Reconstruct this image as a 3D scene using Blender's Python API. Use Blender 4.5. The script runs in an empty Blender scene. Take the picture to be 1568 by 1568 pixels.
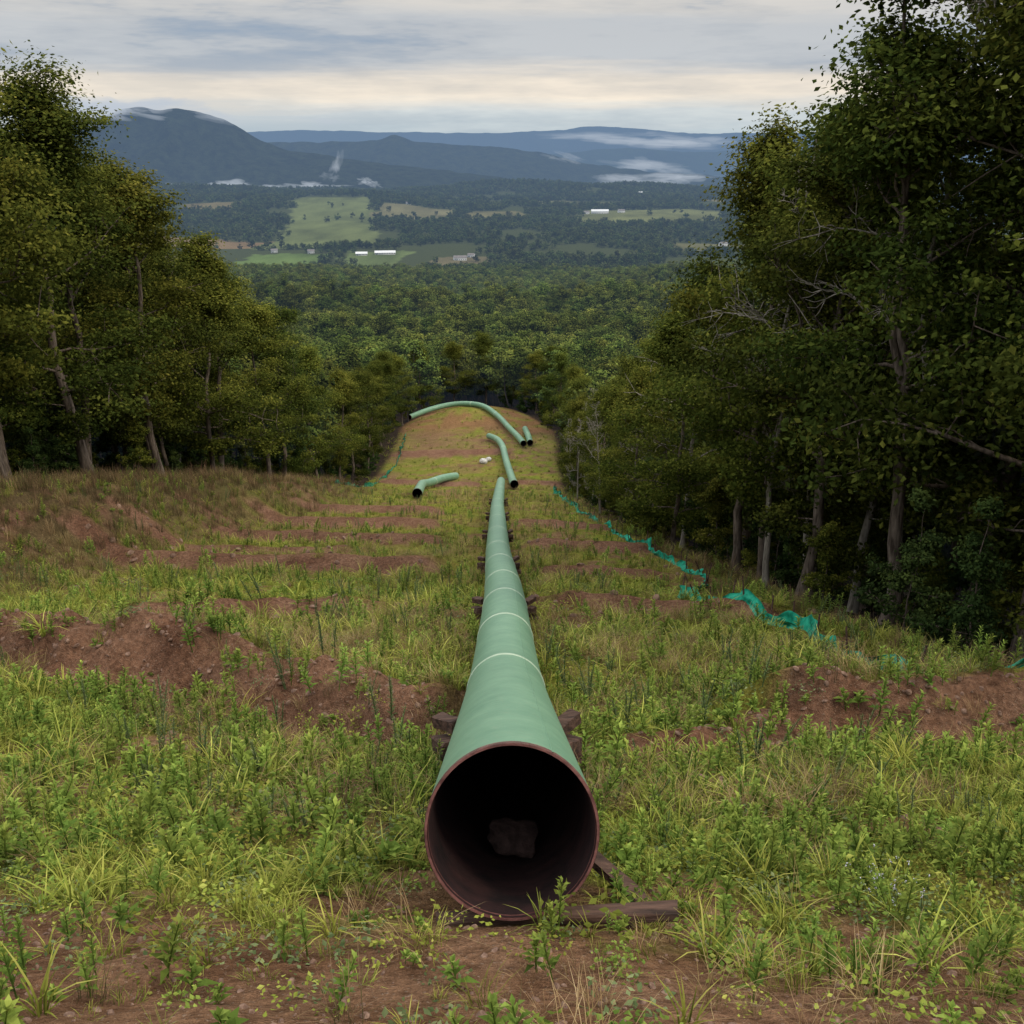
import bpy, math, random, bmesh
import numpy as np
from mathutils import Vector
random.seed(3); RNG=np.random.default_rng(7)
scene=bpy.context.scene
D2R=math.radians
# ------------------------------------------------------------------ helpers
def _hash(ix,iy,seed):
    n=(ix.astype(np.int64)*374761393+iy.astype(np.int64)*668265263+seed*1442695041)&0xffffffff
    n=((n^(n>>13))*1274126177)&0xffffffff
    n=n^(n>>16)
    return (n&0xffff)/65535.0
def vnoise(x,y,seed=0):
    x=np.asarray(x,float);y=np.asarray(y,float)
    ix=np.floor(x);iy=np.floor(y);fx=x-ix;fy=y-iy
    fx=fx*fx*(3-2*fx);fy=fy*fy*(3-2*fy)
    a=_hash(ix,iy,seed);b=_hash(ix+1,iy,seed);c=_hash(ix,iy+1,seed);d=_hash(ix+1,iy+1,seed)
    return (a*(1-fx)+b*fx)*(1-fy)+(c*(1-fx)+d*fx)*fy
def fbm(x,y,seed=0,o=4):
    s=0;a=.5;t=0
    for i in range(o):
        s=s+a*vnoise(x*2**i+i*17.3,y*2**i-i*9.1,seed+i);t+=a;a*=.5
    return s/t
def ss(a,b,x):
    t=np.clip((x-a)/(b-a),0,1);return t*t*(3-2*t)
def mk_mesh(name,V,F,mats=(),midx=None,attrs=None,smooth=None):
    V=np.ascontiguousarray(V,dtype=np.float32);F=np.ascontiguousarray(F,dtype=np.int32)
    k=F.shape[1];m=bpy.data.meshes.new(name)
    m.vertices.add(len(V));m.vertices.foreach_set('co',V.ravel())
    m.loops.add(F.size);m.loops.foreach_set('vertex_index',F.ravel())
    m.polygons.add(len(F));m.polygons.foreach_set('loop_start',np.arange(0,F.size,k,dtype=np.int32))
    for mt in mats:m.materials.append(mt)
    if midx is not None:m.polygons.foreach_set('material_index',np.asarray(midx,dtype=np.int32))
    if smooth is not None:
        m.polygons.foreach_set('use_smooth',np.broadcast_to(np.asarray(smooth,dtype=bool),(len(F),)).copy())
    if attrs:
        for an,av in attrs.items():
            av=np.asarray(av,dtype=np.float32)
            if av.ndim==1:
                a=m.attributes.new(an,'FLOAT','POINT');a.data.foreach_set('value',av)
            else:
                a=m.attributes.new(an,'FLOAT_COLOR','POINT')
                c=np.ones((len(av),4),dtype=np.float32);c[:,:3]=av;a.data.foreach_set('color',c.ravel())
    m.update();m.validate()
    return m
def add_obj(name,mesh,loc=(0,0,0),rot=(0,0,0),sc=1.0,parent=None):
    o=bpy.data.objects.new(name,mesh);scene.collection.objects.link(o)
    o.location=loc;o.rotation_euler=rot
    o.scale=(sc,sc,sc) if np.isscalar(sc) else sc
    if parent:o.parent=parent
    return o
def tube(P,R,n=8,cap=False):
    P=np.asarray(P,float);R=np.asarray(R,float);k=len(P)
    T=np.gradient(P,axis=0);T/=np.linalg.norm(T,axis=1)[:,None]+1e-9
    ref=np.array([0,0,1.0]) if abs(T[:,2]).mean()<.8 else np.array([1.0,0,0])
    A=np.cross(T,ref);A/=np.linalg.norm(A,axis=1)[:,None]+1e-9
    B=np.cross(T,A)
    th=np.arange(n)*2*math.pi/n
    V=P[:,None,:]+R[:,None,None]*(np.cos(th)[None,:,None]*A[:,None,:]+np.sin(th)[None,:,None]*B[:,None,:])
    V=V.reshape(-1,3)
    i,j=np.meshgrid(np.arange(k-1),np.arange(n),indexing='ij')
    a=i*n+j;b=i*n+(j+1)%n
    F=np.stack([a,b,b+n,a+n],-1).reshape(-1,4)
    return V,F
class Acc:
    def __init__(s):s.V=[];s.F=[];s.M=[];s.S=[];s.n=0
    def add(s,V,F,m,shade=0.5):
        s.V.append(V);s.F.append(F+s.n);s.M.append(np.full(len(F),m));s.n+=len(V)
        s.S.append(np.broadcast_to(np.asarray(shade,float),(len(V),)))
    def mesh(s,name,mats,smooth=None):
        M=np.concatenate(s.M)
        return mk_mesh(name,np.concatenate(s.V),np.concatenate(s.F),mats,M,{'shade':np.concatenate(s.S)},smooth=(M==0) if smooth is None else smooth)
# ------------------------------------------------------------------ materials
class NT:
    def __init__(s,name,world=False):
        if world:
            s.m=bpy.data.worlds.new(name)
        else:s.m=bpy.data.materials.new(name)
        s.m.use_nodes=True;s.t=s.m.node_tree;s.t.nodes.clear()
    def n(s,typ,ins=None,**kw):
        nd=s.t.nodes.new(typ)
        for k,v in kw.items():setattr(nd,k,v)
        if ins:
            for k,v in ins.items():
                sk=nd.inputs[k]
                if isinstance(v,bpy.types.NodeSocket):s.t.links.new(v,sk)
                else:sk.default_value=v
        return nd
    def math(s,op,a,b=0.0,c=None,clamp=False):
        nd=s.t.nodes.new('ShaderNodeMath');nd.operation=op;nd.use_clamp=clamp
        for i,v in enumerate([a,b]+([c] if c is not None else [])):
            if isinstance(v,bpy.types.NodeSocket):s.t.links.new(v,nd.inputs[i])
            else:nd.inputs[i].default_value=v
        return nd.outputs[0]
    def mix(s,f,a,b,bt='MIX'):
        nd=s.t.nodes.new('ShaderNodeMix');nd.data_type='RGBA';nd.blend_type=bt
        for i,v in ((0,f),(6,a),(7,b)):
            if isinstance(v,bpy.types.NodeSocket):s.t.links.new(v,nd.inputs[i])
            else:nd.inputs[i].default_value=v if i==0 else (tuple(v)+(1,) if len(v)==3 else v)
        return nd.outputs[2]
    def ramp(s,f,stops,interp='LINEAR'):
        nd=s.t.nodes.new('ShaderNodeValToRGB');s.t.links.new(f,nd.inputs[0])
        cr=nd.color_ramp;cr.interpolation=interp
        while len(cr.elements)<len(stops):cr.elements.new(.5)
        for e,(p,c) in zip(cr.elements,stops):
            e.position=p;e.color=tuple(c)+(1,) if len(c)==3 else c
        return nd.outputs[0]
    def noise(s,vec,scale,detail=4,rough=.55):
        nd=s.n('ShaderNodeTexNoise',{'Scale':scale,'Detail':detail,'Roughness':rough})
        if vec is not None:s.t.links.new(vec,nd.inputs['Vector'])
        return nd.outputs[0]
    def out(s,sh,vol=None):
        o=s.t.nodes.new('ShaderNodeOutputMaterial')
        if sh is not None:s.t.links.new(sh,o.inputs[0])
        if vol is not None:s.t.links.new(vol,o.inputs[1])
        return s.m
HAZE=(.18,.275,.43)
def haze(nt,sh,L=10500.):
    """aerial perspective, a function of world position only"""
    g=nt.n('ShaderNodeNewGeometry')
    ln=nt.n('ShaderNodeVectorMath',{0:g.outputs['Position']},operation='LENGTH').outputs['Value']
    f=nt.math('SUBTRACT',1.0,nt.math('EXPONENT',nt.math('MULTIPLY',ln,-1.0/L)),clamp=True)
    em=nt.n('ShaderNodeEmission',{'Color':HAZE+(1,),'Strength':1.0})  # bluish glow painted into the surface stands in for light scattered by air
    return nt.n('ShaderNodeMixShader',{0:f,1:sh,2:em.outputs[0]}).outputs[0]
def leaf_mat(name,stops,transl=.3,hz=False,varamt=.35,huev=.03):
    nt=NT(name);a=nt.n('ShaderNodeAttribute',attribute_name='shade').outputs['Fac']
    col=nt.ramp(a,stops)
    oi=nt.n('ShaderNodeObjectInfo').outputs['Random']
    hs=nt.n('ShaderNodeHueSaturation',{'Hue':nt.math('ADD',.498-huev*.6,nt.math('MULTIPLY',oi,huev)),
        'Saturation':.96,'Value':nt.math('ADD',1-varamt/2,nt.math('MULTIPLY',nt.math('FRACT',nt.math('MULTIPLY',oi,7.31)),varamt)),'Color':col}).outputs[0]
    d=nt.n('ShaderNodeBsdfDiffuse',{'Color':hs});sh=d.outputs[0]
    if transl>0:
        t=nt.n('ShaderNodeBsdfTranslucent',{'Color':hs})
        sh=nt.n('ShaderNodeMixShader',{0:transl,1:sh,2:t.outputs[0]}).outputs[0]
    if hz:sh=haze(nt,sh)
    return nt.out(sh)
def simple_mat(name,c1,c2,scale=5,rough=.8,bump=0.,hz=False,stretch=(1,1,1),metal=0,spec=.3,lo=.35,hi=.65,diff=False):
    nt=NT(name);tc=nt.n('ShaderNodeTexCoord').outputs['Object']
    mp=nt.n('ShaderNodeMapping',{'Vector':tc,'Scale':stretch}).outputs[0]
    nz=nt.noise(mp,scale,5,.6)
    col=nt.ramp(nz,[(lo,c1),(hi,c2)])
    if diff:b=nt.n('ShaderNodeBsdfDiffuse',{'Color':col})
    else:b=nt.n('ShaderNodeBsdfPrincipled',{'Base Color':col,'Roughness':rough,'Metallic':metal,'Specular IOR Level':spec})
    if bump:
        bp=nt.n('ShaderNodeBump',{'Height':nz,'Strength':bump,'Distance':.05});nt.t.links.new(bp.outputs[0],b.inputs['Normal'])
    sh=b.outputs[0]
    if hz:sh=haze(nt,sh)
    return nt.out(sh)
M_bark=simple_mat('bark',(.045,.035,.028),(.18,.145,.12),3,.95,.8,stretch=(3,3,.5),diff=True)
M_barkl=simple_mat('bark_pale',(.13,.115,.095),(.33,.30,.26),3,.95,.6,stretch=(3,3,.6),diff=True)
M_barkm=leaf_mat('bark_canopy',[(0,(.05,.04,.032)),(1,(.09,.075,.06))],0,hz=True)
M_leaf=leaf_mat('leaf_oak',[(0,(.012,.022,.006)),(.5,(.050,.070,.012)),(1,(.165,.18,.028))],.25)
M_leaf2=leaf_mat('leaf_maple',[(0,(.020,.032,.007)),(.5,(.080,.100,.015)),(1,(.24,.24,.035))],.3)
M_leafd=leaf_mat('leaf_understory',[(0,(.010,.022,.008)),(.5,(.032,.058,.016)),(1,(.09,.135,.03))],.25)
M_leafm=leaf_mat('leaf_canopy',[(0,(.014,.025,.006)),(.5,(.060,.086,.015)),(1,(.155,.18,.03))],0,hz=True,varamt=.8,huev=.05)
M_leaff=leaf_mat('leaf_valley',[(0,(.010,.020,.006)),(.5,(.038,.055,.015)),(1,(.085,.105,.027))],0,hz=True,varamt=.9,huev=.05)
M_wood=simple_mat('weathered_timber',(.03,.018,.014),(.12,.068,.05),6,.9,.6,stretch=(.4,3,3))
# ------------------------------------------------------------------ terrain
PY=[-60,-20,0,3,5.6,9.5,14,20,26.7,34,43.8,60,85,110,143,180,205,226,245,290,400,480,560,640,720,900,1200,1600,1750,2200,3000,4000,4600,5200,6500,8000,40000]
PZ=[22,8.5,-1.7,-3.3,-4.72,-6.45,-8.3,-10.15,-12.3,-14.7,-17.75,-22.4,-29.5,-36.4,-45.5,-51.2,-54.3,-56.5,-59,-70,-91,-97,-104,-110,-121,-152,-168,-196,-206,-210,-205,-212,-222,-262,-400,-470,-500]
def zc(y):return np.interp(y,PY,PZ)
def xr(y):return np.interp(y,[-30,0,16,28,45,62,130,190,240],[13,11,9.5,8.7,8.8,7.7,6.2,7.6,8.5])
def xl(y):return np.interp(y,[-30,40,110,135,180,240],[-24,-24,-24,-20.5,-20,-23])
BERMS=[ # x0,y0,x1,y1,h,w
 (-15,24.2,-6,18.6,1.35,1.0),(-6,18.6,-1.6,14.6,.95,.85),(2.0,13.6,4.6,14.3,.35,.7),(4.8,14.6,10.5,16.0,1.15,.9),
 (-19,46.5,-4,43,.75,1.0),(-17,62,-5,58,.55,1.1),(-17,74,-6,71,.6,1.2),(-18,90,-7,87,.65,1.3),
 (2,31,7,29.5,.5,.9),(1.6,56,6.4,54,.55,1.),(1,73,6,71,.5,1.),(-10,27.5,-5,29.5,.5,.8),(-19,53,-9,52,.4,.9),(1.5,43,6,42,.35,.8),
 (-17,150,-6,146,.5,2),(-18,178,-3,181,.6,2.5),(2,150,5,150,.4,2)]
def berm(x,y):
    h=np.zeros_like(x);m=np.zeros_like(x)
    for (x0,y0,x1,y1,H,w) in BERMS:
        dx=x1-x0;dy=y1-y0;L2=dx*dx+dy*dy
        t=((x-x0)*dx+(y-y0)*dy)/L2;tc=np.clip(t,0,1)
        wob=(vnoise(x*.6,y*.2,5)-.5)*1.2
        d=np.hypot(x-x0-tc*dx,y-y0-tc*dy+wob)
        side=(y-(y0+tc*dy))+wob
        wd=np.where(side<0,w*.75,w*1.7)
        e=np.exp(-(d/wd)**2);h=np.maximum(h,H*e)
        f=np.exp(-((side+w*.5)/(w*.8))**2)*np.exp(-(np.maximum(d-np.abs(side),0)/w)**2)
        m=np.maximum(m,f)
    return h,m
def soilbank(x,y):
    return np.exp(-((y-(14.6-.70*(x+1)))/2.1)**2)*ss(-16,-13,x)*(1-ss(-2,-1,x))
def hgt(x,y):
    x=np.asarray(x,float);y=np.asarray(y,float)
    z=zc(y)
    near=1-ss(238,300,y)
    bank=np.interp(y,[-30,0,20,45,80,110,140,240],[1.5,1.5,2.8,3.7,3.2,1.9,0.2,0])
    z=z+bank*ss(-16.5,-22,x+2.0*(vnoise(y*.12,x*.05,9)-.5))*near*(1+.25*(fbm(y*.09,x*.05,19,3)-.5))
    z=z-near*np.clip(x,0,20)*.03
    z=z-near*np.clip((x-xr(y)-.5)*.22,0,5)*ss(5,20,y)
    z=z-near*.6*ss(-19,-23,x)*ss(120,145,y)
    z=z+2.4*np.exp(-((x+8)/9.)**2-((y-224)/16.)**2)-1.0*np.exp(-((y-160)/14.)**2)*ss(120,140,y)
    bh,_=berm(x,y);z=z+bh*(y<240)
    inner=1-ss(60,250,y)
    sb=np.maximum(soilbank(x,y),.8*np.exp(-((y-14.6)/1.3)**2)*ss(3.5,5.5,x)*near)
    z=z+((fbm(x*.35,y*.35,1,3)-.5)*.4+(fbm(x*1.6,y*1.6,2,3)-.5)*(.2+.65*sb)+(fbm(x*7,y*7,4,2)-.5)*(.05+.14*sb)*(1-ss(15,40,y)))*(.3+.7*inner)*(.35+.65*ss(.5,2.0,np.abs(x)))*near
    z=z-.45*sb
    z=z+.13*np.exp(-(x/.9)**2-((y-5.2)/.5)**2)
    far=ss(255,600,y)
    z=z+far*(fbm(x/260.,y/260.,21,3)-.5)*np.interp(y,[250,600,1200,1700,3200,4300,5200,7000],[0,36,50,20,22,45,40,10])
    w1=60*(fbm(x/180.,x*0+2,51,2)-.5)
    z=z+11*np.exp(-((y-430-w1)/32.)**2)+13*np.exp(-((y-620+1.3*w1)/45.)**2)+16*np.exp(-((y-1050-2*w1)/80.)**2)
    z=z+15*np.exp(-((x-150)/150.)**2-((y-740)/60.)**2)
    z=z+16*np.exp(-((x+700)/380.)**2-((y-3300)/500.)**2)+34*np.exp(-((x-150)/420.)**2-((y-4500)/400.)**2)
    z=z+45*np.exp(-((x+1500)/600.)**2-((y-3800)/500.)**2)+12*np.exp(-((x+420)/250.)**2-((y-3500)/500.)**2)
    return z
def soilmask(x,y):
    _,m=berm(x,y)
    n=fbm(x*.33,y*.33,31,4);n2=fbm(x*1.3,y*1.3,33,3)
    s=ss(.53,.64,n*.55+n2*.45)*.85
    fg=1-ss(4.9,6.3,y+(n2-.5)*2.8+(n-.5)*2.6-.10*np.abs(x))
    s=np.maximum(s,fg*.92)
    s=np.maximum(s,ss(.22,.6,m*(.6+.8*n2)))
    bl=soilbank(x,y)
    s=np.maximum(s,ss(.28,.5,bl*(.5+.85*n2)))
    s=np.maximum(s,np.exp(-((x+2.0)/.9)**2-((y-12.)/3.4)**2)*.85)
    s=np.maximum(s,np.exp(-((x-2.6)/2.0)**2-((y-11.5)/.8)**2)*.9*ss(.35,.6,n2))
    s=np.maximum(s,.9*ss(196,208,y)*ss(.25,.5,n))
    s=np.maximum(s,.8*np.exp(-((x+15)/5.)**2-((y-195)/22.)**2))
    s=np.maximum(s,.8*np.exp(-((x-7.5)/1.6)**2-((y-41)/6.)**2))
    return np.clip(s,0,1)
FIELDS=[ # polygon, colour
 ([(-500,2150),(-270,2190),(-300,2500),(-430,3500),(-660,3500),(-520,2600)],(.115,.135,.05)),
 ([(-450,1690),(-330,1690),(-325,2020),(-470,2060)],(.10,.145,.042)),
 ([(-760,2160),(-500,2160),(-500,2330),(-800,2370)],(.18,.125,.065)),
 ([(-360,2900),(-190,2850),(-130,3150),(-380,3350)],(.15,.14,.07)),
 ([(-130,2900),(40,2900),(40,3120),(-110,3150)],(.14,.13,.06)),
 ([(150,2760),(520,2760),(600,3250),(200,3250)],(.13,.14,.055)),
 ([(-285,1480),(-170,1480),(-170,1640),(-290,1640)],(.13,.12,.05)),
 ([(-130,1760),(-40,1760),(-40,2000),(-130,2000)],(.15,.13,.07)),
 ([(-290,1860),(-185,1860),(-180,2040),(-300,2040)],(.10,.13,.045)),
 ([(300,2150),(470,2150),(520,2260),(330,2300)],(.12,.115,.05)),
 ([(-620,1900),(-540,1900),(-540,2040),(-650,2040)],(.16,.13,.06)),
 ([(60,3500),(330,3450),(360,3750),(80,3800)],(.12,.12,.055)),
 ([(560,3600),(900,3600),(950,3900),(600,3900)],(.14,.125,.06)),
 ([(-900,3000),(-740,3000),(-760,3300),(-950,3300)],(.15,.125,.06)),
]
def inpoly(x,y,P):
    r=np.zeros(x.shape,bool);n=len(P)
    for i in range(n):
        x0,y0=P[i];x1,y1=P[(i+1)%n]
        c=((y0>y)!=(y1>y))
        with np.errstate(divide='ignore',invalid='ignore'):
            xx=(x1-x0)*(y-y0)/(y1-y0+1e-12)+x0
        r^=c&(x<xx)
    return r
def yend(x):return 240-.13*np.clip(np.abs(x+8),0,20)**2
def incorr(x,y,ml=0,mr=0):
    return (x>xl(y)-ml)&(x<xr(y)+mr)&(y<yend(x)+.5*max(ml,mr))
rows=[-25.]
while rows[-1]<36000:
    y=rows[-1];rows.append(y+(.12 if y<3 else max(.085,.0068*(y+4))))
rows=np.array(rows);NC=430
uu=np.linspace(-1,1,NC);uu=np.sign(uu)*(np.abs(uu)**1.25)
hw=22+.85*np.maximum(rows,0)
X=uu[None,:]*hw[:,None];Y=np.repeat(rows[:,None],NC,1)
Z=hgt(X,Y)
soil=soilmask(X,Y)
n1=fbm(X*.15,Y*.15,41,3)[...,None];n2=fbm(X*.8,Y*.8,43,3)[...,None]
green=np.array([.20,.235,.032]);green2=np.array([.27,.235,.055]);dry=np.array([.25,.165,.08])
gcol=green*(1-ss(.4,.65,n2))+green2*ss(.4,.65,n2)
gcol=gcol*(1-.6*ss(.52,.68,n1))+dry*.6*ss(.52,.68,n1)
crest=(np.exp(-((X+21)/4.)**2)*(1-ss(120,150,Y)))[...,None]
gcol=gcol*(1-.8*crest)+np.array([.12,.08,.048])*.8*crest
sc1=np.array([.155,.074,.046]);sc2=np.array([.31,.175,.112])
scol=sc1*(1-n2)+sc2*n2
orange=(ss(195,212,Y))[...,None];scol=scol*(1-.6*orange)+np.array([.30,.15,.06])*.6*orange
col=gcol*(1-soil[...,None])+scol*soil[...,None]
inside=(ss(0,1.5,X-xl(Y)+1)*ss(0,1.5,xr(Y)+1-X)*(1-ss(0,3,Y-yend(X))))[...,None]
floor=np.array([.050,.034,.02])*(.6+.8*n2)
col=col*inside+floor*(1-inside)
fm=np.zeros_like(X)
for P,c in FIELDS:
    k=inpoly(X+40*(fbm(X/50,Y/50,3,2)-.5),Y+80*(fbm(X/50,Y/50,8,2)-.5),P);fn=fbm(X/45,Y/120,12,4)[...,None];col[k]=np.array(c)*(.5+1.0*fn[k]);fm[k]=1
k=(Y>1000)&(fm<.5);col[k]=np.array([.055,.065,.026])
i,j=np.meshgrid(np.arange(len(rows)-1),np.arange(NC-1),indexing='ij')
a=i*NC+j;F=np.stack([a,a+1,a+NC+1,a+NC],-1).reshape(-1,4)
nt=NT('ground_soil_grass')
at=nt.n('ShaderNodeAttribute',attribute_name='gcol').outputs['Color']
sa=nt.n('ShaderNodeAttribute',attribute_name='soil').outputs['Fac']
pos=nt.n('ShaderNodeNewGeometry').outputs['Position']
f1=nt.noise(pos,9,5,.7);f2=nt.noise(pos,38,2,.6);f3=nt.noise(pos,1.7,3,.6)
mul=nt.ramp(f1,[(.25,(.33,.31,.29)),(.5,(.85,.85,.85)),(.75,(1.5,1.5,1.45))])
c=nt.mix(1.0,at,mul,'MULTIPLY')
c=nt.mix(nt.math('MULTIPLY',nt.math('GREATER_THAN',f2,.64),nt.math('MULTIPLY',sa,.5)),c,(.38,.29,.22))
c=nt.mix(nt.math('MULTIPLY',nt.ramp(f3,[(.35,(1,1,1)),(.6,(0,0,0))]),.45),c,nt.mix(1.0,c,(.5,.42,.36),'MULTIPLY'))
b=nt.n('ShaderNodeBsdfDiffuse',{'Color':c})
hh=nt.math('ADD',f1,nt.math('MULTIPLY',f2,.4))
bp=nt.n('ShaderNodeBump',{'Height':hh,'Strength':1.0,'Distance':.14});nt.t.links.new(bp.outputs[0],b.inputs['Normal'])
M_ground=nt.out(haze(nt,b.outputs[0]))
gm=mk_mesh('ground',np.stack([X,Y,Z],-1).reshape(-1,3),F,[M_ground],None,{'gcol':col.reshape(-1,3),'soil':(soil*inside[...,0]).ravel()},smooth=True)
ground=add_obj('ground',gm)
# ------------------------------------------------------------------ mountains
def mountain(name,Y0,pts,depth,seed,base,c1,c2,rough=1.0,L=17000.):
    k=.000595*Y0*.9455;kv=.000665*Y0
    px=np.array([p[0] for p in pts],float);pz=np.array([p[1] for p in pts],float)
    xs=np.linspace((px[0]-784)*k,(px[-1]-784)*k,620);H=np.interp(xs,(px-784)*k,(204-pz)*kv)
    H=np.convolve(np.pad(H,3,mode='edge'),np.ones(7)/7,'valid')
    H=H+(fbm(xs/420.,xs*0+seed,seed+8,4)-.5)*40*rough
    v=np.linspace(-1,1,80)
    XX,VV=np.meshgrid(xs,v,indexing='ij')
    prof=(1-np.abs(VV));w=depth
    sp=1-np.abs(2*fbm(XX/(w*.42)+VV*.35,VV*1.3+seed,seed,4)-1)
    prof2=prof**1.05*(.62+.38*prof)+(sp-.75)*1.3*prof*(1-prof)*2
    ZZ=base+(H[:,None]-base)*np.clip(prof2,0,None)+(fbm(XX/140,VV*8,seed+3,3)-.5)*26*prof
    P=np.stack([XX,Y0+VV*depth,ZZ],-1).reshape(-1,3)
    i,j=np.meshgrid(np.arange(619),np.arange(79),indexing='ij');a=i*80+j
    F=np.stack([a,a+80,a+81,a+1],-1).reshape(-1,4)
    nt=NT(name+'_mat');g=nt.n('ShaderNodeNewGeometry').outputs['Position']
    cc=nt.ramp(nt.noise(g,.012,5,.7),[(.35,c1),(.65,c2)])
    bb=nt.n('ShaderNodeBsdfDiffuse',{'Color':cc})
    bp=nt.n('ShaderNodeBump',{'Height':nt.noise(g,.02,4,.7),'Strength':.9,'Distance':30});nt.t.links.new(bp.outputs[0],bb.inputs['Normal'])
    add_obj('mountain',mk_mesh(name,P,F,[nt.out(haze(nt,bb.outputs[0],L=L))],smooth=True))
mountain('mountain_front',9500,[(-700,215),(-200,222),(0,205),(60,193),(130,187),(160,183),(190,175),(225,170),(250,174),(270,171),(300,176),(340,184),(365,192),(390,206),(420,217),(450,226),(520,233),(600,242),(800,262),(1000,280)],1500,5,-500,(.010,.014,.011),(.026,.034,.02),1.,19000.)
mountain('mountain_mid',11800,[(200,225),(380,217),(410,213),(500,212),(580,210),(602,202),(628,211),(700,216),(780,220),(840,228),(900,240),(1000,252),(1300,262)],1500,9,-540,(.012,.018,.014),(.028,.036,.02),.7)
mountain('mountain_right',14500,[(700,245),(800,232),(880,226),(960,220),(1060,226),(1300,222),(1800,215)],1800,13,-580,(.02,.03,.02),(.03,.045,.02),.7,13000.)
mountain('mountain_far',22000,[(-900,212),(0,205),(300,204),(450,199),(600,201),(750,203),(860,198),(920,193),(980,197),(1060,203),(1500,201),(2200,205)],2500,17,-640,(.02,.03,.02),(.03,.045,.02),.5,14000.)
# ------------------------------------------------------------------ scatter
def proto_coll(name,meshes):
    c=bpy.data.collections.new(name)
    for i,m in enumerate(meshes):
        o=bpy.data.objects.new('%s_variant_%02d'%(name,i),m);c.objects.link(o)
    return c
def scatter(name,P,rotz,scl,idx,coll,tilt=0.0):
    n=len(P);m=bpy.data.meshes.new(name);m.vertices.add(n);m.vertices.foreach_set('co',np.asarray(P,dtype=np.float32).ravel())
    R=np.zeros((n,3),dtype=np.float32);R[:,2]=rotz
    if tilt:R[:,0]=RNG.normal(0,tilt,n);R[:,1]=RNG.normal(0,tilt,n)
    a=m.attributes.new('rot','FLOAT_VECTOR','POINT');a.data.foreach_set('vector',R.ravel())
    a=m.attributes.new('scl','FLOAT','POINT');a.data.foreach_set('value',np.asarray(scl,dtype=np.float32))
    a=m.attributes.new('idx','INT','POINT');a.data.foreach_set('value',np.asarray(idx,dtype=np.int32))
    o=add_obj(name,m)
    g=bpy.data.node_groups.new(name+'_gn','GeometryNodeTree')
    g.interface.new_socket('Geometry',in_out='INPUT',socket_type='NodeSocketGeometry')
    g.interface.new_socket('Geometry',in_out='OUTPUT',socket_type='NodeSocketGeometry')
    N=g.nodes;L=g.links
    gi=N.new('NodeGroupInput');go=N.new('NodeGroupOutput');ip=N.new('GeometryNodeInstanceOnPoints')
    ci=N.new('GeometryNodeCollectionInfo');ci.inputs['Collection'].default_value=coll
    ci.inputs['Separate Children'].default_value=True;ci.inputs['Reset Children'].default_value=True
    def na(nm,t):
        q=N.new('GeometryNodeInputNamedAttribute');q.data_type=t;q.inputs['Name'].default_value=nm
        return q.outputs['Attribute']
    L.new(gi.outputs[0],ip.inputs['Points']);L.new(ci.outputs[0],ip.inputs['Instance'])
    ip.inputs['Pick Instance'].default_value=True
    L.new(na('idx','INT'),ip.inputs['Instance Index'])
    L.new(na('rot','FLOAT_VECTOR'),ip.inputs['Rotation']);L.new(na('scl','FLOAT'),ip.inputs['Scale'])
    L.new(ip.outputs[0],go.inputs[0])
    md=o.modifiers.new('scatter','NODES');md.node_group=g
    return o
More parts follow.
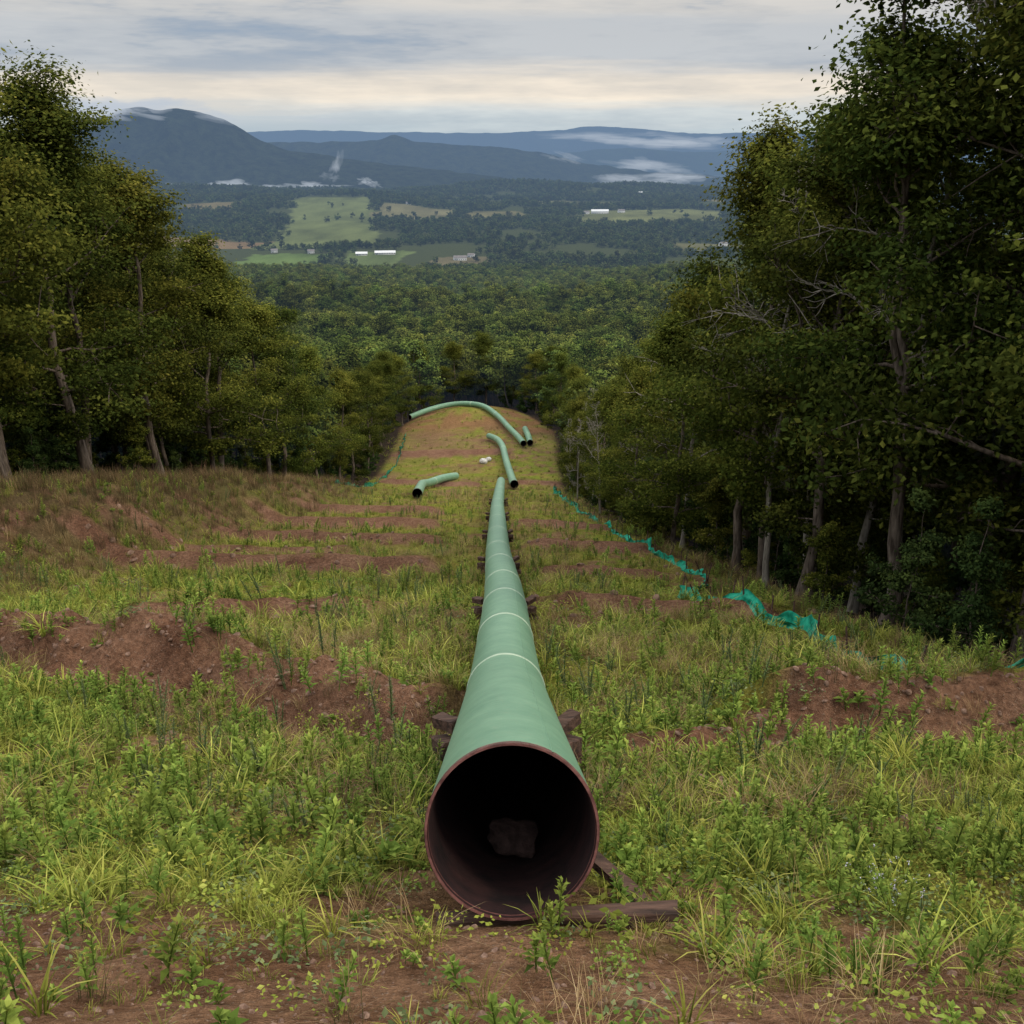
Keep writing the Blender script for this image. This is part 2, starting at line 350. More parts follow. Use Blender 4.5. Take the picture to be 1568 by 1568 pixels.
# ------------------------------------------------------------------ trees
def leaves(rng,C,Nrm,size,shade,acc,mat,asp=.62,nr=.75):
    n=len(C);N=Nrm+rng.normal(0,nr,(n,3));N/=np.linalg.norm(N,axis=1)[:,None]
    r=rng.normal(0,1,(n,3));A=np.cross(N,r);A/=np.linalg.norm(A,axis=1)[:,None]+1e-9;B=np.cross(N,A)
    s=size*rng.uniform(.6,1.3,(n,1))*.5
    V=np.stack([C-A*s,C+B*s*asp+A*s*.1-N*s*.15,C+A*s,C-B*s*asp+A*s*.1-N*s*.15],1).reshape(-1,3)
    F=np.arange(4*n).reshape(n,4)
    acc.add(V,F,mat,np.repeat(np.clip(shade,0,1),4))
def gen_tree(seed,H=19,R=4.2,zb=.36,nl=16,per=170,ls=.24,tr=.22,mats=None,crc=1.0,sides=8,bare=0.0,name='tree',lowtw=3,sparse=.0,fork=False,flat=.62,nr=.75,dome=0.):
    rng=np.random.default_rng(seed);acc=Acc()
    k=12;t=np.linspace(0,1,k)
    bx=np.cumsum(rng.normal(0,.02,k))*H*.4;by=np.cumsum(rng.normal(0,.02,k))*H*.4
    bx-=bx[0];by-=by[0]
    TP=np.stack([bx,by,t*H*.96-.4],1);TR=tr*(1-t*.9)**.85;TR[0]*=1.45
    TR=np.maximum(TR,.015)
    V,F=tube(TP,TR,sides);acc.add(V,F,0)
    def trunk(tt):
        return np.array([np.interp(tt,t,TP[:,c]) for c in range(3)])
    cl=[]
    ts=np.sort(rng.uniform(zb,.97,nl));ts[0]=zb
    if dome:ts=zb+(ts-zb)*(1-dome)
    az=rng.uniform(0,6.28)
    specs=[(tt,False) for tt in ts]+[(zb*rng.uniform(.45,1.),True) for _ in range(lowtw)]
    if fork:specs+=[(.42,'f')]
    for tt,low in specs:
        az+=2.4+rng.normal(0,.5)
        u=(tt-zb)/(1-zb)
        L=R*(.62+.5*math.sin(min(1,max(0,u)*1.15+.25)*math.pi))*.72*rng.uniform(.65,1.3)
        if u>.85:L*=.75
        el=.15+.95*max(u,0)+rng.normal(0,.14);r0=max(.02,np.interp(tt,t,TR)*.5)
        if low is True:L*=.4;r0*=.4;el=rng.normal(.1,.2)
        if low=='f':L=H*.36;el=1.2;r0=tr*.6
        p=trunk(tt);d=np.array([math.cos(az)*math.cos(el),math.sin(az)*math.cos(el),math.sin(el)])
        pts=[p];ns=5
        for s in range(ns):
            d=d+rng.normal(0,.2,3)+np.array([0,0,.07]);d/=np.linalg.norm(d)
            pts.append(pts[-1]+d*L/ns)
        pts=np.array(pts)
        V,F=tube(pts,np.linspace(r0,.018,len(pts)),max(4,sides-3));acc.add(V,F,0)
        for s in range(2,ns+1):
            for q in range(2 if s<ns else 3):
                d2=d*.6+rng.normal(0,.75,3);d2[2]+=.15;d2/=np.linalg.norm(d2)
                l2=L*rng.uniform(.16,.36)
                e=pts[s]+d2*l2;md=pts[s]+d2*l2*.5+rng.normal(0,.08,3)
                if sides>4:
                    V,F=tube(np.array([pts[s],md,e]),[r0*.3,.02,.010],4);acc.add(V,F,0)
                cl.append((e,.9 if low is not True else .55,u))
                if sides>4 and bare>0:
                    for z in range(4):
                        d3=d2+rng.normal(0,.6,3);d3/=np.linalg.norm(d3)
                        V,F=tube(np.array([e,e+d3*l2*.5+rng.normal(0,.05,3),e+d3*l2*.9]),[.016,.011,.006],3);acc.add(V,F,0)
    cl.append((trunk(1.0),1.,1.))
    if bare<1:
        allC=[];allN=[];allS=[]
        cc=trunk(.6)
        for (e,s,u) in cl:
            if rng.random()<sparse:continue
            rc=crc*R*.235*rng.uniform(.6,1.25)*s
            n=int(per*s*rng.uniform(.6,1.3));
            d=rng.normal(0,1,(n,3));d/=np.linalg.norm(d,axis=1)[:,None]
            rr=rng.uniform(0,1,(n,1))**(1/2.0)*(1+.25*rng.normal(0,1,(n,1)))
            off=d*rr*rc*np.array([1.15,1.15,flat])
            Cn=e+off
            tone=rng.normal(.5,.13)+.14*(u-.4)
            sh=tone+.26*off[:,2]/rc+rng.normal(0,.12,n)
            out=off/rc*.8+np.array([0,0,.75])+(e-cc)/R*.35
            allC.append(Cn);allN.append(out);allS.append(sh)
        leaves(rng,np.concatenate(allC),np.concatenate(allN),ls,np.concatenate(allS),acc,1,nr=nr)
    return acc.mesh(name,mats)
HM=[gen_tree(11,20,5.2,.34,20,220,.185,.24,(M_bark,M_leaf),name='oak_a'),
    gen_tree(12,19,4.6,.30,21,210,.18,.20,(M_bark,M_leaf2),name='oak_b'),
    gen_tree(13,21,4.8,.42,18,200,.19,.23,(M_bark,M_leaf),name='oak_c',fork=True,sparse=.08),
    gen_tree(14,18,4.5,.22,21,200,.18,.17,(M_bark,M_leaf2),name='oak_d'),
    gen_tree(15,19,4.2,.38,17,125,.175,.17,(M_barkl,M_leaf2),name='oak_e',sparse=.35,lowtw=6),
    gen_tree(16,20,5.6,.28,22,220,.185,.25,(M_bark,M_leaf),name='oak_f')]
DEAD=[gen_tree(31,14,3.2,.3,14,0,.2,.14,(M_barkl,M_leaf),bare=1,name='dead_a'),
      gen_tree(32,18,3.0,.45,12,0,.2,.15,(M_barkl,M_leaf),bare=1,name='dead_b')]
SAP=[gen_tree(41,6,1.9,.12,12,90,.17,.05,(M_bark,M_leaf2),name='sap_a',sides=5),
     gen_tree(42,5,1.8,.08,11,95,.18,.045,(M_bark,M_leafd),name='sap_b',sides=5),
     gen_tree(43,7.5,1.9,.15,13,90,.17,.06,(M_bark,M_leafd),name='sap_c',sides=5),
     gen_tree(44,3.2,1.5,.05,10,85,.15,.04,(M_bark,M_leaf2),name='sap_d',sides=5)]
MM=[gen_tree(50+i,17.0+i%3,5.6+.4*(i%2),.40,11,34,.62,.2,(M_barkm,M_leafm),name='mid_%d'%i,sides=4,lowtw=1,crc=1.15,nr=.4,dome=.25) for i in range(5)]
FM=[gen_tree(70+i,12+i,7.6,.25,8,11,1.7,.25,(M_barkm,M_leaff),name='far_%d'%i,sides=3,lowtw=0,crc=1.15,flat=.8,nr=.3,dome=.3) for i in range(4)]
C_hi=proto_coll('forest_near',HM);C_mid=proto_coll('forest_mid',MM);C_far=proto_coll('forest_far',FM);C_sap=proto_coll('understory',SAP)
placed=[]
def place(nm,mesh,x,y,s=1.,wide=None):
    z=float(hgt(np.array([x]),np.array([y]))[0])
    w=s*(random.uniform(1.0,1.3) if wide is None else wide)
    o=add_obj(nm,mesh,(x,y,z-.1),(random.gauss(0,.03),random.gauss(0,.03),random.uniform(0,6.28)),(w,w,s*random.uniform(.96,1.05)))
    placed.append((x,y));return o
# right side, edge of clearing (x, y, variant, scale)
for x,y,v,s in [(11.2,30.5,2,.92),(13.9,27,5,1.08),(10.2,36,0,.84),(12.3,36.5,4,.95),(10.2,41.5,1,.86),(14.8,33,5,1.1),(16.2,29,5,1.15),(10.4,47.5,1,1.02),(12.6,44,4,1.05),
                (11.6,52,0,1.05),(9.2,57,3,.72),(10.4,63,4,.85),(8.9,70,3,.64),(11,76,1,.8),(8.6,83,3,.62),(10.2,91,5,.7),(8.4,100,1,.62),(9.6,111,0,.66),(8.0,121,3,.58),(9.0,135,1,.7),(10,150,0,.72),(10.3,166,5,.75),(10.3,183,1,.8),(9.6,200,0,.85),
                (15.3,23.5,4,1.0),(17,38,2,1.05),(14.5,41,0,1.05),(19,33,0,1.15)]:
    place('oak_tree' if v in (0,2,5) else 'maple_tree',HM[v],x,y,s,wide=None if y>56 else 1.08)
# left side
for x,y,v,s in [(-25.5,42,5,1.12),(-28,47,0,1.25),(-25.2,52,1,1.22),(-27.5,57,0,1.2),(-24.8,62,5,1.1),(-27.6,68,5,1.15),(-25,75,1,1.12),(-27.5,82,0,1.15),(-25,90,3,1.1),(-27,98,5,1.05),(-24.5,107,1,1.0),
                (-25.5,117,0,.98),(-23.6,127,3,.9),(-22.5,138,1,.85),(-23,150,0,.85),(-22.5,163,5,.8),(-23,176,1,.8),(-23.5,190,0,.8),(-24.5,203,5,.82),(-22,215,1,.8)]:
    place('oak_tree' if v in (0,2,5) else 'maple_tree',HM[v],x,y,s)
# end of the clearing
for x,y,v,s in [(-19,232,3,.8),(-13,243,1,.82),(-6,247,5,.85),(0,243,3,.75),(5,229,1,.75),(8,216,0,.8)]:
    place('oak_tree' if v in (0,2,5) else 'maple_tree',HM[v],x,y,s,wide=1.25)
for x,y,v,s in [(8.6,74,0,.75),(7.6,90,0,.75),(8.0,104,1,.62),(7.3,116,0,.7),(12.5,43,1,1.25),(-26,45,1,1.2),(12.6,33.2,1,1.12),(9.4,128,1,.8),(9.8,39,1,.9),(7.4,134,0,.7)]:
    place('dead_tree',DEAD[v],x,y,s,1.)
placed=np.array(placed)
def jgrid(x0,x1,y0,y1,s):
    gx,gy=np.meshgrid(np.arange(x0,x1,s),np.arange(y0,y1,s));n=gx.size
    return gx.ravel()+RNG.uniform(-.48,.48,n)*s,gy.ravel()+RNG.uniform(-.48,.48,n)*s
def infield(x,y):
    r=np.zeros(x.shape,bool)
    for P,c in FIELDS:r|=inpoly(x,y,P)
    return r
def mkscatter(name,x,y,coll,nv,smin,smax,tilt=0,sink=.1,lim=None,sfun=None):
    z=hgt(x,y)-sink;n=len(x);s=RNG.uniform(smin,smax,n)
    if sfun is not None:s=s*sfun
    return scatter(name,np.stack([x,y,z],1),RNG.uniform(0,6.28,n),s,RNG.integers(0,nv,n),coll,tilt)
# near forest behind the edge trees
x,y=jgrid(-85,62,14,135,4.7)
k=~incorr(x,y,4.2,3.6)&(np.abs(x)<.6*y+14)
for px_,py_ in placed:k&=np.hypot(x-px_,y-py_)>2.5
k&=~((x>0)&(x<12)&(y<26))&~((x<0)&(y<36)&(x>-30))
x=x[k];y=y[k];sf=np.where(x>0,np.interp(y,[20,50,70,130],[1.0,.98,.8,.75]),np.interp(y,[30,80,135],[1.2,1.14,.92]))
close=((x<0)&(x>-37)&(y<110))|((x>0)&(x<20)&(y<75))
mkscatter('forest',x[close],y[close],C_hi,6,.85,1.08,.03,sfun=sf[close])
mkscatter('forest',x[~close],y[~close],C_mid,5,.8,1.05,.03,sfun=sf[~close])
x,y=jgrid(-170,170,120,470,6.2)
k=~incorr(x,y,3.5,3.5)&(np.abs(x)<.56*y+12)&((np.abs(x)>60)|(y>135)|(x<-85))
for px_,py_ in placed:k&=np.hypot(x-px_,y-py_)>2.6
x=x[k];y=y[k]
mkscatter('forest',x,y,C_mid,5,.65,1.1,.03,sfun=np.interp(y,[120,250,300],[.9,.92,1.05]))
x,y=jgrid(-1100,1100,470,1500,8.6)
k=(np.abs(x)<.53*y+20)&~infield(x,y)
x=x[k];y=y[k];mkscatter('forest',x,y,C_mid,5,.7,1.35,.03)
x,y=jgrid(-3000,3000,1500,5400,17)
dn=fbm(x/150,y/230,77,3)
k=(np.abs(x)<.52*y+20)&~(infield(x+8*RNG.normal(0,1,len(x)),y)&(RNG.random(len(x))>.022))&~((dn<.36)&(y>1700)&(y<4300))
x=x[k];y=y[k];mkscatter('forest',x,y,C_far,4,.55,1.3,.03,sink=.8,sfun=np.interp(y,[1500,3000,6000],[.95,1.0,1.2]))
# understory along the edges
x,y=jgrid(-42,28,18,240,2.5)
k=~incorr(x,y,1.6,1.2)&(x>xl(y)-11)&(x<xr(y)+9)&(RNG.random(len(x))<.62)&~((x<0)&(y<38))&~((x>0)&(y<24))
k&=~((x<0)&(x>xl(y)-4)&(RNG.random(len(x))<.5))
x=x[k];y=y[k];mkscatter('understory_shrubs',x,y,C_sap,4,.45,1.05,.05,sfun=np.where(np.minimum(np.abs(x-xl(y)),np.abs(x-xr(y)))<4,.75,1.))
# ------------------------------------------------------------------ ground plants
M_gr=leaf_mat('grass_green',[(0,(.07,.085,.014)),(.5,(.215,.25,.034)),(1,(.46,.46,.10))],.3,varamt=.7)
M_dry=leaf_mat('grass_dry',[(0,(.10,.06,.03)),(.5,(.29,.20,.085)),(1,(.50,.39,.2))],.25,varamt=.5)
M_red=leaf_mat('grass_seed_heads',[(0,(.05,.05,.022)),(.5,(.13,.10,.045)),(1,(.26,.155,.095))],.2,varamt=.5)
M_weed=leaf_mat('weed_leaf',[(0,(.045,.075,.014)),(.5,(.135,.205,.032)),(1,(.33,.41,.075))],.3,varamt=.6)
M_weedd=leaf_mat('weed_bluish',[(0,(.05,.08,.03)),(.5,(.12,.165,.065)),(1,(.26,.31,.14))],.3,varamt=.4)
M_flow=leaf_mat('flower_pale',[(0,(.22,.2,.26)),(1,(.5,.48,.55))],0,varamt=.3)
def blades(rng,n,rad,h,w,mat,acc,curve=.5,base=.0):
    a=rng.uniform(0,6.28,n);r=rad*np.sqrt(rng.uniform(0,1,n));P=np.stack([r*np.cos(a),r*np.sin(a),np.full(n,-.03)],1)
    a2=a+rng.normal(0,.9,n);D=np.stack([np.cos(a2),np.sin(a2),np.zeros(n)],1);W=np.stack([-np.sin(a2),np.cos(a2),np.zeros(n)],1)
    hh=h*rng.uniform(.5,1.2,n);cv=curve*rng.uniform(.2,1.5,n)
    rows=[]
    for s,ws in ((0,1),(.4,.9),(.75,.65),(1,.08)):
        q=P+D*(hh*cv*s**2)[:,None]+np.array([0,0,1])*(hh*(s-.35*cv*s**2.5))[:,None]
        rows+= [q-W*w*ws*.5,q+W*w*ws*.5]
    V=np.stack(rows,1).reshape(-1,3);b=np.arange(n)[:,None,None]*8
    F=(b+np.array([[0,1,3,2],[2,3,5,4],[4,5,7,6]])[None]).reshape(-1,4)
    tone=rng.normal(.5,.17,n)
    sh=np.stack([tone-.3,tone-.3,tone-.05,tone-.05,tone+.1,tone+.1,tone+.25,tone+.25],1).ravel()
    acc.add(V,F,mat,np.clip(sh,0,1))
def tuft(seed,n,rad,h,w,mat,curve):
    rng=np.random.default_rng(seed);acc=Acc();blades(rng,n,rad,h,w,0,acc,curve)
    return acc.mesh('tuft%d'%seed,[mat],smooth=False)
def weed(seed,h,nl,ll,mat,stems=1,spread=.1,up=.55,thin=.3):
    rng=np.random.default_rng(seed);acc=Acc()
    for s in range(stems):
        bx,by=rng.normal(0,spread,2) if stems>1 else (0,0);hh=h*rng.uniform(.7,1.1);lx,ly=rng.normal(0,.12*hh,2)
        z=np.linspace(-.03,hh,5);t=(z+.03)/(hh+.03)
        P=np.stack([bx+lx*t**1.5,by+ly*t**1.5,z],1);V,F=tube(P,np.linspace(.006,.003,5)*(1+h),4);acc.add(V,F,0,.25)
        n=nl;tt=np.linspace(.12,1,n)**.85;az=np.arange(n)*2.4+rng.normal(0,.3,n)
        el=up+.5*tt+rng.normal(0,.18,n);L=ll*(1.1-.55*tt)*rng.uniform(.7,1.2,n)
        C=np.stack([np.interp(tt,t,P[:,0]),np.interp(tt,t,P[:,1]),tt*hh],1)
        D=np.stack([np.cos(az)*np.cos(el),np.sin(az)*np.cos(el),np.sin(el)],1)
        W=np.stack([-np.sin(az),np.cos(az),np.zeros(n)],1);U=np.cross(D,W);wd=L*thin
        m1=C+D*(L*.45)[:,None];tip=C+D*L[:,None]-np.array([0,0,1])*(L*.3)[:,None]
        V=np.stack([C,m1+W*wd[:,None]*.5+U*wd[:,None]*.12,tip,m1-W*wd[:,None]*.5+U*wd[:,None]*.12,m1-U*wd[:,None]*.05],1).reshape(-1,3)
        b=np.arange(n)[:,None,None]*5
        F=(b+np.array([[0,1,2,4],[0,4,2,3]])[None]).reshape(-1,4)
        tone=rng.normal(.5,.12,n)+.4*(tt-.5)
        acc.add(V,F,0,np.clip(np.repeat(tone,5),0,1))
    return acc.mesh('weed%d'%seed,[mat],smooth=False)
def carpet(seed,n,rad,s,mat,zt=.07,z0=0.):
    rng=np.random.default_rng(seed);acc=Acc();a=rng.uniform(0,6.28,n);r=rad*rng.uniform(0,1,n)**.6
    C=np.stack([r*np.cos(a),r*np.sin(a),rng.uniform(z0,zt,n)],1)
    leaves(rng,C,np.tile([0,0,1.6],(n,1)),s,rng.normal(.5,.2,n),acc,0,.6);return acc.mesh('carpet%d'%seed,[mat],smooth=False)
def flower(seed):
    rng=np.random.default_rng(seed);acc=Acc()
    for q in range(12):
        b=rng.normal(0,.09,2);h=rng.uniform(.15,.32);tp=np.array([b[0]*1.6,b[1]*1.6,h])
        V,F=tube(np.array([[b[0],b[1],-.02],tp*[.9,.9,.5],tp]),[.003,.002,.002],3);acc.add(V,F,0,.3)
        n=4;C=tp+rng.normal(0,.010,(n,3));leaves(rng,C,np.tile([0,0,1.5],(n,1)),.016,rng.uniform(.3,1,n),acc,1)
    return acc.mesh('flower%d'%seed,[M_weedd,M_flow],smooth=False)
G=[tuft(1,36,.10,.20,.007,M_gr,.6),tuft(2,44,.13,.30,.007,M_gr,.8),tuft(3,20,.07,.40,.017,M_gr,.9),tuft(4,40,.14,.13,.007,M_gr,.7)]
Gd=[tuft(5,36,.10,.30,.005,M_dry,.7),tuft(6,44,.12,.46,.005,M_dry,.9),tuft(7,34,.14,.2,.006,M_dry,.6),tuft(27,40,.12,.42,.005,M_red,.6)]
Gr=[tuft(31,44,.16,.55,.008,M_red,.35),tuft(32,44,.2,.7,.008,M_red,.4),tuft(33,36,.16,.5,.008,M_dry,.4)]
Wd=[weed(8,.26,18,.18,M_weed,thin=.36),weed(9,.42,30,.18,M_weed,1,thin=.32),weed(10,.34,20,.15,M_weed,3,.08,thin=.36),weed(21,.14,12,.16,M_weed,2,.06,thin=.42),weed(22,.36,26,.15,M_weed,2,.07)]
Tw=[weed(11,.75,40,.19,M_weed,3,.13,.5,.24),weed(12,.85,56,.14,M_weedd,3,.14,.7,.2),weed(13,.62,36,.19,M_weed,3,.12,.4,.28)]
Cp=[carpet(14,80,.22,.04,M_weed),carpet(15,90,.28,.04,M_gr),carpet(16,60,.2,.035,M_weedd)]
C_g=proto_coll('grass_green',G);C_d=proto_coll('grass_dry',Gd);C_w=proto_coll('weeds',Wd);C_t=proto_coll('tall_weeds',Tw);C_c=proto_coll('groundcover',Cp);C_f=proto_coll('wildflowers',[flower(90),flower(91)]);C_r=proto_coll('seed_grass',Gr)
SFL=[(8.7,15),(8.4,17),(7.9,19.5),(7.7,23),(7.5,26),(6.5,30),(5.9,34.5),(7.6,39),(8.0,43),(8.0,47),(7.4,54),(6.9,62),(6.6,75),(6.2,90),(5.6,108),(5.2,125),(5.6,140)]
sfy=np.array([p[1] for p in SFL]);sfx=np.array([p[0] for p in SFL])
def plants(name,coll,nv,bands,smin,smax,dens_fn,tilt=.12):
    XS=[];YS=[];SF=[]
    for (y0,y1,sp,sf) in bands:
        x,y=jgrid(-28,12,y0,y1,sp)
        k=(x>-.53*y-1.5)&(x<.53*y+1.5)&incorr(x,y,3,1.5)
        x=x[k];y=y[k];p=dens_fn(x,y);k=RNG.random(len(x))<p
        cx=np.interp(y,[0,14,29,47,90,150],[0,-.09,-.19,-.6,-1.2,-1.5])
        k&=~((np.abs(x-cx)<.66)&(y>5.55)&(y<146))
        fx=np.interp(y,sfy,sfx)
        k&=~((x<fx+.35)&(x>fx-.55)&(y>15)&(y<70))
        XS.append(x[k]);YS.append(y[k]);SF.append(np.full(k.sum(),sf))
    x=np.concatenate(XS);y=np.concatenate(YS);sf=np.concatenate(SF)
    return mkscatter(name,x,y,coll,nv,smin,smax,tilt,.0,sfun=sf)
def dg(x,y):
    s=soilmask(x,y);p=fbm(x*.6,y*.6,61,3)
    return np.clip((1-s*.95)*(.12+1.25*ss(.39,.62,p)),0.02,1)
def dd(x,y):
    s=soilmask(x,y);p=fbm(x*.28,y*.28,63,3)
    pipeside=np.exp(-((np.abs(x+.5)-2.2)/2.)**2)*.35*(y>8)
    return np.clip((1-s*.85)*(.05+.8*ss(.5,.64,p)+pipeside),0,1)
def dr(x,y):
    return np.clip(np.exp(-((x+21.5)/3.4)**2)*(y<128)*(y>25)*1.0+.5*np.exp(-((x-xr(y))/1.0)**2)*(y<60),0,1)
def dw(x,y):
    p=fbm(x*.7,y*.7,65,3);s=soilmask(x,y);return np.clip((.2+1.0*ss(.40,.58,p))*(1-.45*s),0,1)
def dt(x,y):
    p=fbm(x*.33,y*.33,67,3);m=ss(.42,.58,p);ed=np.exp(-((x-xr(y)+.3)/1.2)**2)+.5*np.exp(-((x+20)/3.)**2)
    return np.clip(m*.75+ed*.7+.08,0,1)*ss(6.8,9,y)*(1-.75*soilmask(x,y))
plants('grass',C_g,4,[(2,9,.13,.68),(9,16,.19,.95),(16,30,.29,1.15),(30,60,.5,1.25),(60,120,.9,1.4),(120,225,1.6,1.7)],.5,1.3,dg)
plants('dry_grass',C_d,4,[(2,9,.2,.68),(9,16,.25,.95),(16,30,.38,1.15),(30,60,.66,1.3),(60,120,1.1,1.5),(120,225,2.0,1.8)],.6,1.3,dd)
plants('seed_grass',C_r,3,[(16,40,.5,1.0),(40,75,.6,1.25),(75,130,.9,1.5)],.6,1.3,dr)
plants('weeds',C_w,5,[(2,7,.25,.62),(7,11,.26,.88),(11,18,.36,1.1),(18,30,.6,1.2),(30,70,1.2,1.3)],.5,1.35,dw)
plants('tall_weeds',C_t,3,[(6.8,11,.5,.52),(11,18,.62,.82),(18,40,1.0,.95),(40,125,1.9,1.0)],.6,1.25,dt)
plants('groundcover',C_c,3,[(2,9,.2,1.),(9,18,.32,1.2),(18,40,.65,1.6)],.6,1.4,lambda x,y:np.clip(1.05-soilmask(x,y),.08,1)*.7)
plants('wildflowers',C_f,2,[(4,9,.25,1.)],.7,1.1,lambda x,y:np.exp(-((x-3.0)/.4)**2-((y-6.6)/.35)**2)*.6+np.exp(-((x+.95)/.2)**2-((y-7.4)/.25)**2)*.6)
# stones
def stone(seed,s):
    rng=np.random.default_rng(seed)
    bm=bmesh.new();bmesh.ops.create_icosphere(bm,subdivisions=3 if s>.1 else 2,radius=s)
    ax=rng.uniform(.6,1.2,3)
    for v in bm.verts:
        n=float(fbm(np.array([v.co.x/s*1.3+seed]),np.array([v.co.y/s*1.3+v.co.z/s]),seed,3)[0]);v.co=Vector((v.co.x*ax[0],v.co.y*ax[1],v.co.z*ax[2]*.7))*(.6+.8*n)
    m=bpy.data.meshes.new('stone%d'%seed);bm.to_mesh(m);bm.free();return m
M_stone=simple_mat('stone',(.10,.055,.04),(.28,.18,.13),8,.95,.5)
ST=[stone(i,.05) for i in range(4)]
for m in ST:m.materials.append(M_stone)
C_s=proto_coll('stones',ST)
plants('stones',C_s,4,[(2,9,.13,.5),(9,25,.2,1.1),(25,60,.9,3)],.2,1.3,lambda x,y:soilmask(x,y)**2*.7,.5)
# ------------------------------------------------------------------ pipes
nt=NT('pipe_green_coating');tc=nt.n('ShaderNodeTexCoord').outputs['Object']
nz=nt.noise(tc,2.2,6,.65);nz2=nt.noise(tc,14,5,.7)
c=nt.ramp(nz,[(.3,(.115,.235,.150)),(.7,(.18,.32,.205))])
c=nt.mix(nt.ramp(nz2,[(.56,(0,0,0)),(.75,(.6,.6,.6))]),c,(.25,.29,.19))
b=nt.n('ShaderNodeBsdfPrincipled',{'Base Color':c,'Roughness':nt.math('ADD',.30,nt.math('MULTIPLY',nz2,.28)),'Specular IOR Level':.5})
M_pipe=nt.out(b.outputs[0])
M_ring=simple_mat('weld_coating_pale',(.30,.40,.29),(.44,.52,.40),6,.5)
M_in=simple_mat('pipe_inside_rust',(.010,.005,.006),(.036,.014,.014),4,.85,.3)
M_rim=simple_mat('pipe_rim_steel',(.07,.025,.022),(.17,.07,.06),12,.6,.2)
PR=.533
def dense(P,step=1.0):
    P=np.asarray(P,float);d=np.r_[0,np.cumsum(np.linalg.norm(np.diff(P,axis=0),axis=1))]
    n=max(8,int(d[-1]/step));t=np.linspace(0,d[-1],n);Q=np.stack([np.interp(t,d,P[:,c]) for c in range(3)],1)
    for _ in range(12):Q[1:-1]=.25*Q[:-2]+.5*Q[1:-1]+.25*Q[2:]
    return Q
def pipe(name,P,rings=(),step=1.):
    Q=dense(P,step);root=bpy.data.objects.new(name,None);scene.collection.objects.link(root)
    n=64
    V,F=tube(Q,np.full(len(Q),PR),n);add_obj('outer_wall',mk_mesh(name+'_outer',V,F,[M_pipe],smooth=True),parent=root)
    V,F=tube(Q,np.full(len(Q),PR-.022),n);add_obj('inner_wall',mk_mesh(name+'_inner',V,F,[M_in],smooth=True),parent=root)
    for q,t in ((Q[0],Q[0]-Q[1]),(Q[-1],Q[-1]-Q[-2])):
        t=t/np.linalg.norm(t)
        ref=np.array([0,0,1.0]);A=np.cross(t,ref);A/=np.linalg.norm(A);B=np.cross(t,A)
        th=np.arange(n)*2*math.pi/n;rad=np.cos(th)[:,None]*A+np.sin(th)[:,None]*B
        prof=[(PR+.0012,-.05),(PR+.0012,-.008),(PR-.004,.010),(PR-.018,.010),(PR-.0235,-.05)]
        V=np.concatenate([q+rad*r+t*o for r,o in prof]);i,j=np.meshgrid(np.arange(4),np.arange(n),indexing='ij')
        a=i*n+j;bq=i*n+(j+1)%n;F=np.stack([a,bq,bq+n,a+n],-1).reshape(-1,4)
        add_obj('rim',mk_mesh(name+'_rim',V,F,[M_rim],smooth=False),parent=root)
    d=np.r_[0,np.cumsum(np.linalg.norm(np.diff(Q,axis=0),axis=1))]
    for s in rings:
        if s<d[-1]-.5:
            hwid=.06+.0012*s
            ps=[np.array([np.interp(u,d,Q[:,c]) for c in range(3)]) for u in (s-hwid,s-hwid*.9,s+hwid*.9,s+hwid)]
            V,F=tube(np.array(ps),[PR+.001,PR+.008,PR+.008,PR+.001],n);add_obj('weld_band',mk_mesh(name+'_band',V,F,[M_ring],smooth=False),parent=root)
    return root,Q
AX=[(0,5.67,-4.0),(-.09,14,-7.55),(-.19,26.7,-11.6),(-.6,43.8,-16.95),(-1.2,85,-28.75),(-1.35,115,-36.9),(-1.5,143,-44.75)]
R0,Q0=pipe('pipeline_pipe',AX,[8.3,14.3,19.5,25,32,40,50,61,73,85,97,109,121,133])
t_=np.gradient(Q0,axis=0);t_/=np.linalg.norm(t_,axis=1)[:,None];A_=np.cross(t_,[0,0,1.]);A_/=np.linalg.norm(A_,axis=1)[:,None];B_=-np.cross(t_,A_);B_*=np.sign(B_[:,2:3])
ang=D2R(28);V,F=tube(Q0+(A_*math.sin(ang)+B_*math.cos(ang))*(PR-.001),np.full(len(Q0),.006),5);add_obj('seam',mk_mesh('seam',V,F,[M_pipe],smooth=True),parent=R0)
def gpath(L,up=.75):
    return [(x,y,float(hgt(np.array([x]),np.array([y]))[0])+up+(e if e else 0)) for x,y,e in L]
pipe('pipeline_pipe',gpath([(.3,132,0),(.1,145,0),(-.9,168,0),(-1.6,180,.3),(-2.6,188,.3),(-4.2,194,0)]),[10,22,34,46,56])
pipe('pipeline_pipe',gpath([(2.0,184,0),(1.2,192,0),(-.4,202,0),(-2.6,213,0),(-6,222,0),(-11.6,227,0),(-17,226,0),(-21.0,219,0)],.9),[9,20,31,42])
pipe('pipeline_pipe',gpath([(3.2,187,0),(3.0,195,0),(2.5,204,0)]),[9])
pipe('pipeline_pipe',gpath([(-9.8,108,0),(-10.6,120,0),(-11.5,134,0),(-11.2,141,0),(-9.6,147,0),(-8.0,150,0)],.7),[6,14,24,36])
